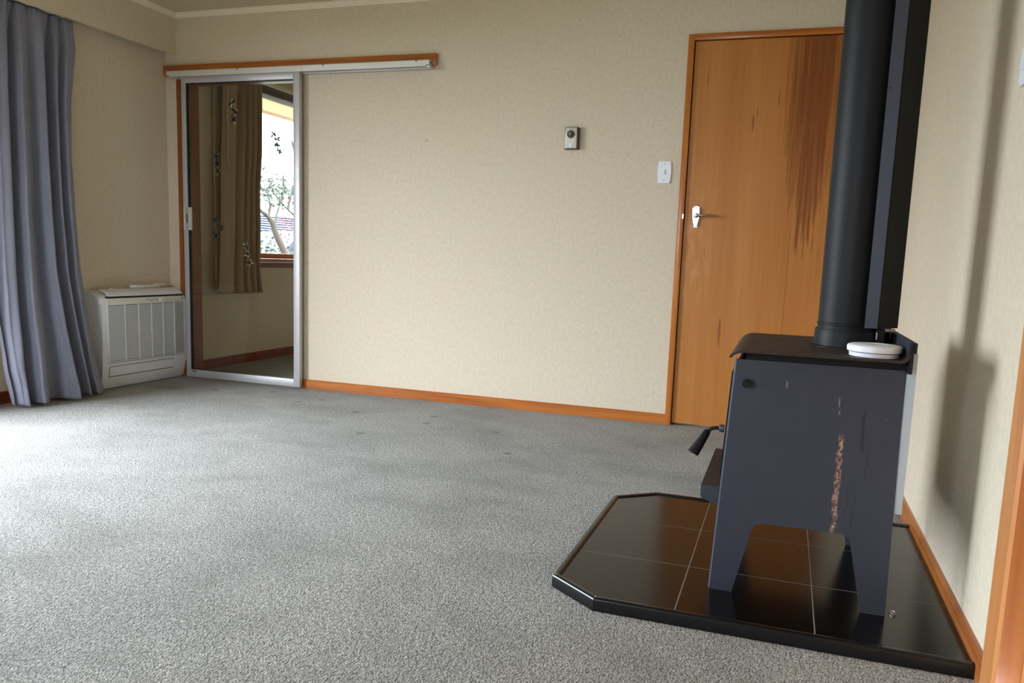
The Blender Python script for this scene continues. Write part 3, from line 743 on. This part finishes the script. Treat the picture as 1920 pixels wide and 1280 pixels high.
# ---------------------------------------------------------------- thermostat, switches
th = thing('room_thermostat', (2.708, -.016, 1.455), 'small grey wall thermostat with a round dark dial on the back wall', 'thermostat')
boxo('back_box', M['therm_box'], th, 2.671, 2.747, -.030, 0, 1.453, 1.568, bev=.002)
boxo('face_plate', M['therm_face'], th, 2.6745, 2.7395, -.0335, -.030, 1.457, 1.5645, bev=.001)
dl = obj('dial', add_lathe(NB(), (2.7065, -.0335, 1.530), [(.0205, 0), (.0205, -.004), (.018, -.007), (.0175, -.0065), (.011, -.0065), (.010, -.013), (.008, -.014)], 'y', 36), M['dial'], th, smooth=True)
boxo('pointer', M['steel'], dl, 2.7045, 2.7085, -.0485, -.047, 1.523, 1.538)
boxo('badge', M['white'], th, 2.6985, 2.7125, -.0350, -.0333, 1.463, 1.481)
for (x, z) in ((2.679, 1.541), (2.679, 1.531), (2.7335, 1.544), (2.728, 1.556), (2.690, 1.558)): boxo('dial_mark', M['white'], th, x-.0018, x+.0018, -.0342, -.0334, z-.0022, z+.0022)

def switch(name, c, label, axis, k=1.0):
    """plate with bowed long sides, rocker and two screws; c on the wall; axis 'y' faces -y, 'x' faces -x"""
    cx, cy, cz = c
    hw, hh, bow = .0315, .0555*k, .004
    side = [(hw+bow*math.cos(math.pi*t/2*1), hh*t) for t in (-1, -.66, -.33, 0, .33, .66, 1)]
    poly = [(a, b) for a, b in side]+[(-a, b) for a, b in side[::-1]]
    t = thing(name, c, label, 'light switch')
    if axis == 'y':
        obj('face_plate', prism([(cx+a, cz+b) for a, b in poly], cy-.008, cy, 'y', bev=.002), M['white'], t, smooth=True)
        obj('toggle', prism([(cy-.008, cz-.012), (cy-.017, cz-.009), (cy-.012, cz+.012), (cy-.008, cz+.013)], cx-.0048, cx+.0048, 'x', bev=.001), M['white'], t)
        for s in (-1, 1): obj('screw', add_lathe(NB(), (cx, cy-.008, cz+s*.042*k), [(.0034, 0), (.0034, -.0008)], 'y', 12), M['greyplastic'], t)
    else:
        obj('face_plate', prism([(cy+a, cz+b) for a, b in poly], cx-.008, cx, 'x', bev=.002), M['white'], t, smooth=True)
        obj('toggle', prism([(cx-.008, cz-.012), (cx-.017, cz-.009), (cx-.012, cz+.012), (cx-.008, cz+.013)], cy-.0048, cy+.0048, 'y', bev=.001), M['white'], t)
        for s in (-1, 1): obj('screw', add_lathe(NB(), (cx, cy, cz+s*.042*k), [(.0034, 0), (.0034, -.0008)], 'x', 12), M['greyplastic'], t)
switch('light_switch', (3.214, 0, 1.3355), 'white light switch on the back wall beside the timber door', 'y')
switch('light_switch', (W, -2.182, 1.322), 'white switch plate cut by the right edge of the picture, on the right wall', 'x', .77)
# old picture-hook holes
hb = [(1.407, 1.512), (1.425, 1.512), (1.443, 1.512), (1.836, 1.515), (1.836, 1.504), (1.845, 1.515), (1.845, 1.504)]
wall = bpy.data.objects['wall_back']
for (x, z) in hb: obj('screw_hole', add_lathe(NB(), (x, -.0004, z), [(.0024, 0), (.0024, .001)], 'y', 8), M['therm_box'], wall)

# ---------------------------------------------------------------- hearth
TZ = .034
ht = thing('hearth', (3.82, -1.9, 0), 'black tiled hearth with clipped corners and metal edging under the wood burner', 'hearth')
HR = W-.015; HF = -2.404; HB = -1.415
outer = [(HR, HF), (3.473, -2.400), (3.337, -2.297), (3.337, -1.523), (3.473, HB), (HR, HB)]
slab = [(HR, HF+.012), (3.478, -2.390), (3.347, -2.291), (3.347, -1.529), (3.478, HB-.01), (HR, HB-.01)]
obj('slab', prism(slab, .0, TZ-.0060, 'z'), M['grout'], ht)
def clip(poly, a, b, c):   # keep a*x+b*y<=c
    out = []
    for i in range(len(poly)):
        p, q = poly[i], poly[(i+1) % len(poly)]
        fp, fq = a*p[0]+b*p[1]-c, a*q[0]+b*q[1]-c
        if fp <= 0: out.append(p)
        if (fp < 0 < fq) or (fq < 0 < fp):
            t = fp/(fp-fq); out.append((p[0]+(q[0]-p[0])*t, p[1]+(q[1]-p[1])*t))
    return out
def offset_poly(poly, d):
    n = len(poly); out = []; cx = sum(p[0] for p in poly)/n; cy = sum(p[1] for p in poly)/n
    lines = []
    for i in range(n):
        p, q = Vector(poly[i]), Vector(poly[(i+1) % n]); e = (q-p).normalized(); nn = Vector((-e.y, e.x))
        if nn.dot(Vector((cx, cy))-p) < 0: nn = -nn
        lines.append((p+nn*d, e))
    for i in range(n):
        (p, e), (q, f) = lines[i-1], lines[i]
        den = e.x*f.y-e.y*f.x; t = ((q.x-p.x)*f.y-(q.y-p.y)*f.x)/den; out.append((p.x+e.x*t, p.y+e.y*t))
    return out
inner = offset_poly(outer, .020)
# the right side has no edging: tiles reach the skirting
inner = [(HR-.001, inner[0][1])]+inner[1:5]+[(HR-.001, inner[5][1])]
xs = [3.30, 3.670, 3.992, 4.34]; yj = [-2.45, -2.080, -1.758, -1.38]; G = .0011
for i in range(3):
    for k in range(3):
        p = inner
        for (a, b, c) in ((-1, 0, -(xs[i]+G)), (1, 0, xs[i+1]-G), (0, -1, -(yj[k]+G)), (0, 1, yj[k+1]-G)): p = clip(p, a, b, c)
        bm = prism(p, .020, TZ-.0055+rnd.uniform(-.0002, .0002), 'z')
        top = [e for e in bm.edges if all(v.co.z > TZ-.008 for v in e.verts)]
        bmesh.ops.bevel(bm, geom=top, offset=.0006, segments=1, affect='EDGES')
        obj('tile', bm, M['tile'], ht)
# edging: bull-nosed strips with mitred ends
outp = outer; inn = offset_poly(outer, .021)
prof = [(0, 0), (0, .0285), (.0012, .0315), (.0040, .0336), (.0075, .0343), (.0160, .0335), (.021, .0300), (.021, 0)]
for i in range(5):
    A, B = Vector(outp[i]), Vector(outp[i+1]); A2, B2 = Vector(inn[i]), Vector(inn[i+1])
    if i == 0: A2 = Vector((HR, A2.y))
    if i == 4: B2 = Vector((HR, B2.y))
    bm = NB(); ra = []; rb = []
    for (t, z) in prof:
        f = t/.021; p = A.lerp(A2, f); q = B.lerp(B2, f)
        ra.append(bm.verts.new((p.x, p.y, z))); rb.append(bm.verts.new((q.x, q.y, z)))
    n = len(prof)
    for k in range(n): bm.faces.new((ra[k], ra[(k+1) % n], rb[(k+1) % n], rb[k]))
    bm.faces.new(ra); bm.faces.new(rb[::-1])
    obj('edging', bm, M['black_trim'], ht, smooth=True)
for (x, y) in ((3.3455, -2.293), (3.4765, -2.391)):
    obj('edging_pin', add_lathe(NB(), (x, y, .0343), [(.0016, -.001), (.0016, .0006)], 'z', 8), M['white'], ht)
obj('fixing_bolt', add_lathe(NB(), (4.178, -2.188, TZ-.0055), [(.009, 0), (.009, .002), (.006, .003), (.006, .007), (.004, .009)], 'z', 12), M['chrome'], ht, smooth=True)

# ---------------------------------------------------------------- wood burner
st = thing('wood_burner', (3.95, -1.955, TZ-.0055), 'charcoal steel wood burner standing on the black tiled hearth', 'wood burner')
Z0 = TZ-.0055; NY, FY = -2.209, -1.700
prof = [(3.7372, Z0), (3.7632, .633), (4.148, .6335), (4.158, Z0), (4.102, Z0)]
arch = [(4.0665, .190), (4.0600, .212), (4.051, .2195), (4.040, .2215), (3.852, .2195), (3.842, .2170), (3.835, .2100), (3.831, .199), (3.7935, Z0)]
for (a, b) in ((NY, NY+.005), (FY-.005, FY)):
    bm = prism(prof+arch, a, b, 'y')
    o = obj('side_panel', bm, M['stove'], st)
    if a == NY: o['label'] = 'side panel with a rusty streak'
# rounded front corners (folded edge) joining sides to the door face
def fold(yc, sgn):
    # vertical quarter-round following the leaning front edge
    bm = NB(); R0 = .012; rows = []
    for z in (Z0, .20, .42, .633):
        xf = 3.7372+(3.7632-3.7372)*(z-Z0)/(.633-Z0)
        row = []
        for a in range(0, 91, 15):
            ca, sa = math.cos(math.radians(a)), math.sin(math.radians(a))
            row.append(bm.verts.new((xf-R0*.35+R0*(1-sa)-.0, yc+sgn*R0*(1-ca), z)))
        for a in range(90, -1, -15):
            ca, sa = math.cos(math.radians(a)), math.sin(math.radians(a)); r2 = R0-.004
            row.append(bm.verts.new((xf-R0*.35+R0-r2*sa, yc+sgn*(R0-r2*ca), z)))
        rows.append(row)
    n = len(rows[0])
    for p, q in zip(rows, rows[1:]):
        for k in range(n): bm.faces.new((p[k], p[(k+1) % n], q[(k+1) % n], q[k]))
    bm.faces.new(rows[0]); bm.faces.new(rows[-1][::-1])
    obj('front_edge_fold', bm, M['stove'], st, smooth=True)
fold(NY, 1); fold(FY, -1)
# firebox between the sides
fx = lambda z: 3.7372+(3.7632-3.7372)*(z-Z0)/(.633-Z0)
bm = prism([(fx(.245)+.012, .245), (fx(.615)+.012, .615), (4.125, .615), (4.125, .245)], NY+.020, FY-.020, 'y')
obj('firebox', bm, M['near_black'], st)
# front: door with glass, surround
def front_panel(name, z0, z1, y0, y1, proud, mat, th=.008, bev=.0):
    bm = prism([(fx(z0)-proud, z0), (fx(z1)-proud, z1), (fx(z1)-proud+th, z1), (fx(z0)-proud+th, z0)], y0, y1, 'y', bev=bev); return obj(name, bm, mat, st)
front_panel('front_surround', .245, .628, NY+.009, FY-.009, -.003, M['stove'], .006)
dr = front_panel('fire_door', .315, .595, NY+.050, FY-.050, .010, M['flue'], .012, .002)
front_panel('door_glass', .345, .560, NY+.095, FY-.095, .0115, M['near_black'], .002)
for z in (.36, .54): obj('hinge', add_tube(NB(), [(fx(z)-.008, FY-.045, z-.02), (fx(z)-.008, FY-.045, z+.02)], .007, 12), M['flue'], st, smooth=True)
# spring door handle
hd = obj('door_handle', add_tube(NB(), [(3.735, -2.15, .4418), (3.722, -2.15, .4418), (3.712, -2.15, .4395), (3.703, -2.15, .433), (3.697, -2.15, .424)], .0048, 12), M['handle_black'], st, smooth=True)
obj('handle_collar', add_tube(NB(), [(3.742, -2.15, .442), (3.733, -2.15, .442), (3.7295, -2.15, .442)], [.0105, .0105, .008], 16), M['shield'], hd, smooth=True)
obj('handle_grip', add_tube(NB(), [(3.7015, -2.15, .4340), (3.699, -2.1515, .4280), (3.685, -2.158, .4020), (3.669, -2.1655, .3735)], [.0075, .0095, .0120, .0150], 24), M['handle_black'], hd, smooth=True)
obj('grip_end', add_tube(NB(), [(3.6692, -2.1654, .3739), (3.6680, -2.166, .3715)], [.0153, .0138], 24), M['flue'], hd, smooth=True)
# ash shelf
asx = 3.697
bm = prism([(asx, .299), (3.760, .299), (3.760, .262), (3.741, .250), (3.703, .262), (asx, .268)], NY+.012, -1.765, 'y', bev=.0012)
obj('ash_shelf', bm, M['stove'], st)
boxo('shelf_top', M['plate'], st, asx+.002, 3.748, NY+.0135, -1.7665, .2990, .3002)
# top plate: rolled front lip, flat, turned-up back
topz = .6565; r1 = .020; r2 = .012
p = [(3.7495, .6400), (3.7560, .6475), (3.763, .6520), (3.772, .6548), (3.784, topz)]+[(4.140-.0, topz)]
p = p[:-1]+[(3.9, topz), (4.130, topz)]+[(4.130+.016*math.sin(math.radians(a)), topz+.016*(1-math.cos(math.radians(a)))) for a in (20, 40, 60, 80, 90)]+[(4.1475, .7035)]
rb = ribbon(p, .006)
bm = prism(rb, -2.250, -1.690, 'y')
obj('top_plate', bm, M['plate'], st, smooth=True)
# black inner box under the plate and behind
boxo('convection_gap', M['near_black'], st, 3.785, 4.150, NY+.012, FY-.012, .615, .6525)
obj('rear_heat_shield', prism([(4.1484, .630), (4.1484, .7035), (4.162, .7015), (4.162, .6780), (4.1560, .6780), (4.1560, .630)], -2.246, -1.700, 'y'), M['near_black'], st)
boxo('galvanised_back_shield', M['galv'], st, 4.1500, 4.172, NY+.006, FY-.006, .285, .674, bev=.002)
obj('back_shield_rib', prism([(4.172, .300), (4.175, .300), (4.175, .650), (4.172, .650)], NY+.030, NY+.045, 'y'), M['galv'], st)
boxo('back_panel', M['stove'], st, 4.126, 4.146, NY+.006, FY-.006, .24, .632)
# air slide knob on the near side
kn = obj('air_control_knob', add_lathe(NB(), (3.7925, NY, .5760), [(.0055, 0), (.0055, -.014), (.0100, -.016), (.0112, -.019), (.0112, -.025), (.0100, -.0275)], 'y', 28), M['flue'], st, smooth=True)
for z in (.43, .56, .32): obj('rivet', add_lathe(NB(), (4.149+.01*(.633-z)/.6, NY+.014, z), [(.003, 0), (.003, .003)], 'x', 8), M['flue'], st)

# flue
FC = (4.032, -1.958); FR = .0775
fl = thing('flue_pipe', (FC[0], FC[1], topz+.003), 'round matt black flue pipe rising from the wood burner', 'flue pipe')
obj('collar', add_lathe(NB(), (FC[0], FC[1], 0), [(.094, topz+.003), (.094, topz+.0055), (.0845, topz+.007), (.0835, topz+.045), (.0815, topz+.050)], 'z', 64), M['flue'], fl, smooth=True)
obj('pipe', add_lathe(NB(), (FC[0], FC[1], 0), [(FR, topz+.048), (FR, topz+.061), (FR+.0025, topz+.0625), (FR+.0025, topz+.0665), (FR, topz+.068), (FR, CZ-.001)], 'z', 96), M['flue'], fl, smooth=True)
# flue heat shield: folded sheet wrapping the wall side
sh = thing('flue_heat_shield', (4.11, FC[1], .717), 'tall folded black heat shield standing behind the flue pipe', 'heat shield')
ya = -.092; A_ = [(4.0635, -2.050), (4.0945, -2.053), (4.1480, -1.985), (4.1480, -1.931), (4.0945, -1.863), (4.0635, -1.866)]
rb = ribbon(A_, .0022)
z0s, z1s = .718, CZ-.001
obj('near_flange', prism(ribbon([A_[0], (4.0935, -2.0530)], .0022), z0s, z1s, 'z'), M['shield'], sh)
obj('back_sheet', prism(ribbon([(4.0945, -2.0525)]+A_[2:5], .0022), z0s, z1s, 'z'), M['shield_shaded'], sh)
obj('far_flange', prism(ribbon([(4.0935, -1.8630), A_[5]], .0022), z0s, z1s, 'z'), M['shield'], sh)
for (x, z) in ((4.0675, 1.305), (4.0705, 1.345)):
    boxo('slot_hole', M['near_black'], sh, x, x+(.0045 if z < 1.32 else .001), -2.0545, -2.0505, z, z+.0025)
boxo('support_bracket', M['flue'], sh, 4.094, 4.116, -2.020, -1.995, topz+.004, .716)
boxo('gap_filler_plate', M['near_black'], sh, 4.100, 4.1425, -1.905, -1.900, topz+.004, .7165)  # added plate, fills the gap behind the bracket with black
boxo('bracket_screw', M['cream'], sh, 4.0955, 4.0985, -2.0215, -2.0195, .688, .706, bev=.0005)
boxo('bracket_tab', M['steel'], sh, 4.112, 4.140, -2.018, -2.000, .708, .7165, bev=.0005)

# smoke alarm lying on the plate
ac = (4.0790, -2.178, topz+.0032)
al = thing('smoke_alarm', ac, 'white round smoke alarm lying on top of the wood burner', 'smoke alarm')
obj('base', add_lathe(NB(), ac, [(.054, 0), (.056, .001), (.0565, .0095), (.055, .0105)], 'z', 64), M['white'], al, smooth=True)
obj('seam', add_lathe(NB(), ac, [(.055, .0105), (.055, .0120)], 'z', 64), M['slot'], al)
cv = obj('cover', add_lathe(NB(), ac, [(.0595, .0118), (.0615, .0130), (.0620, .0230), (.0600, .0265), (.0560, .0282), (.030, .0300), (.0290, .0290), (.008, .0292), (.001, .0292)], 'z', 64), M['white'], al, smooth=True)
boxo('test_button', M['greyplastic'], al, ac[0]-.014, ac[0]-.004, ac[1]-.018, ac[1]-.010, ac[2]+.0288, ac[2]+.0302, bev=.001)

# ---------------------------------------------------------------- outside
o = tagit(obj('lawn', box(-60, -4.0, -30, 60, -.75, -.70), M['grass']), 'pale garden lawn outside the windows', 'lawn'); o['kind'] = 'structure'
o = tagit(obj('lawn', box(-.14, 30, -50, YB-.14, -.75, -.70), M['grass']), 'garden lawn outside behind the camera', 'lawn'); o['kind'] = 'structure'
o = tagit(obj('patio', box(-3.99, -.14, -12, 12, -.75, -.12), M['concrete']), 'grey concrete patio along the window wall outside', 'patio'); o['kind'] = 'structure'
ev = thing('roof_eave', (-.45, 0, 2.1), 'cream roof soffit with a pinkish fascia outside the windows', 'eave'); ev['kind'] = 'structure'
boxo('soffit', M['soffit'], ev, -.74, -.121, -.2, YN+.8, 2.10, 2.115)
boxo('fascia', M['fascia'], ev, -.765, -.74, -.2, YN+.8, 2.075, 2.24)
# tree
tr = thing('garden_tree', (-5, 8.42, -.70), 'crooked grey-barked tree seen through the next room window', 'tree')
trunk = [(-5, 8.46, -.70), (-5, 8.45, .2), (-5, 8.42, .69), (-5, 8.26, .886), (-5, 8.10, 1.08), (-5, 8.02, 1.21), (-5, 7.96, 1.34), (-5, 7.82, 1.44), (-5, 7.57, 1.545), (-5.1, 7.3, 1.75)]
obj('trunk', add_tube(NB(), trunk, [.15, .12, .09, .062, .056, .054, .052, .036, .030, .022], 10), M['bark'], tr, smooth=True)
brs = [[(-5, 8.0, 1.26), (-5, 8.06, 1.40), (-5.02, 8.12, 1.52), (-5.05, 8.26, 1.68), (-5.1, 8.3, 1.9)],
       [(-4.9, 9.1, 1.10), (-4.95, 8.72, 1.42), (-5, 8.50, 1.56), (-5, 8.22, 1.70), (-5, 8.0, 1.86), (-5, 7.9, 2.05)],
       [(-5, 7.84, 1.43), (-5, 7.9, 1.6), (-5.02, 7.86, 1.85), (-5, 7.98, 2.1)],
       [(-5, 8.42, 1.60), (-5, 8.5, 1.85), (-5, 8.62, 2.05)], [(-5, 8.22, 1.7), (-5, 8.3, 1.95), (-5, 8.28, 2.2)], [(-5, 8.9, 2.9), (-5, 8.7, 2.5), (-5, 8.55, 2.85)], [(-5, 9.1, 1.1), (-5.1, 9.3, .2), (-5.1, 9.3, -.7)]]
for k, b in enumerate(brs): obj('branch', add_tube(NB(), b, [.026*(1-.13*i) for i in range(len(b))] if k != 6 else [.03, .04, .06], 7), M['bark'], tr, smooth=True)
def leaves(name, mat, parent, boxes, L, seed):
    r = random.Random(seed); bm = NB()
    for (c, rad, n) in boxes:
        for _ in range(n):
            p = Vector(c)+Vector([r.gauss(0, 1)*q for q in rad])
            d = Vector((r.uniform(-1, 1), r.uniform(-1, 1), r.uniform(-1, .6))).normalized(); s = d.cross(Vector((r.uniform(-1, 1), r.uniform(-1, 1), r.uniform(-1, 1)))).normalized()
            l = L*r.uniform(.6, 1.2); ww = l*.17; nn = d.cross(s)*l*.03
            vs = [bm.verts.new(p), bm.verts.new(p+d*l*.5+s*ww+nn), bm.verts.new(p+d*l), bm.verts.new(p+d*l*.5-s*ww+nn)]
            bm.faces.new(vs)
    return obj(name, bm, mat, parent, kind='stuff')
leaves('foliage', M['greenleaf'], tr, [((-5, 7.8, 1.78), (.3, .25, .14), 220), ((-5, 8.4, 1.90), (.3, .35, .14), 260), ((-5.2, 8.1, 2.05), (.3, .5, .12), 160)], .11, 2)
leaves('red_foliage', M['redleaf'], tr, [((-5, 8.62, 1.45), (.2, .16, .14), 150), ((-5, 8.75, 1.2), (.2, .12, .12), 70), ((-5, 8.7, 1.85), (.2, .12, .2), 40)], .08, 3)
bs = thing('garden_bush', (-6, 8.9, -.7), 'pale green bush below the crooked tree outside', 'bush')
obj('stem', add_tube(NB(), [(-6, 8.9, -.7), (-6, 8.92, .3)], [.05, .03], 8), M['bark'], bs)
leaves('foliage', M['hedge'], bs, [((-6, 8.75, .75), (.3, .35, .22), 700), ((-6, 9.3, .5), (.4, .5, .2), 500)], .10, 6)
# neighbouring house
hs = thing('neighbour_house', (-16, 22, -.7), 'neighbouring house with a tiled blue-grey roof beyond the tree', 'house')
boxo('wall', M['weatherboard'], hs, -19, -14, 14, 30, -.7, 1.0)
bm = NB(); n = 13
for k in range(n):
    z0 = .95+1.30*k/n; x0 = -13.7-2.6*k/n
    add_box(bm, x0-.30, x0, 13.6, 30.4, z0, z0+.055)
obj('roof_tiles', bm, M['rooftile'], hs, kind='stuff')
obj('roof', prism([(-13.72, .93), (-16.4, 2.22), (-19.2, .93)], 13.7, 30.3, 'y'), M['rooftile'], hs)
g = thing('neighbour_garage', (-11.2, 18, -.7), 'low blue-roofed outbuilding in front of the neighbouring house', 'garage')
boxo('wall', M['weatherboard'], g, -13.0, -10.9, 16.6, 20.5, -.7, .72)
obj('roof', prism([(16.2, .68), (17.2, 1.42), (21.0, 1.42), (21.2, .68)], -13.2, -10.7, 'x'), M['roofblue'], g)
boxo('window', M['near_black'], g, -10.9, -10.88, 17.4, 17.75, .35, .6)
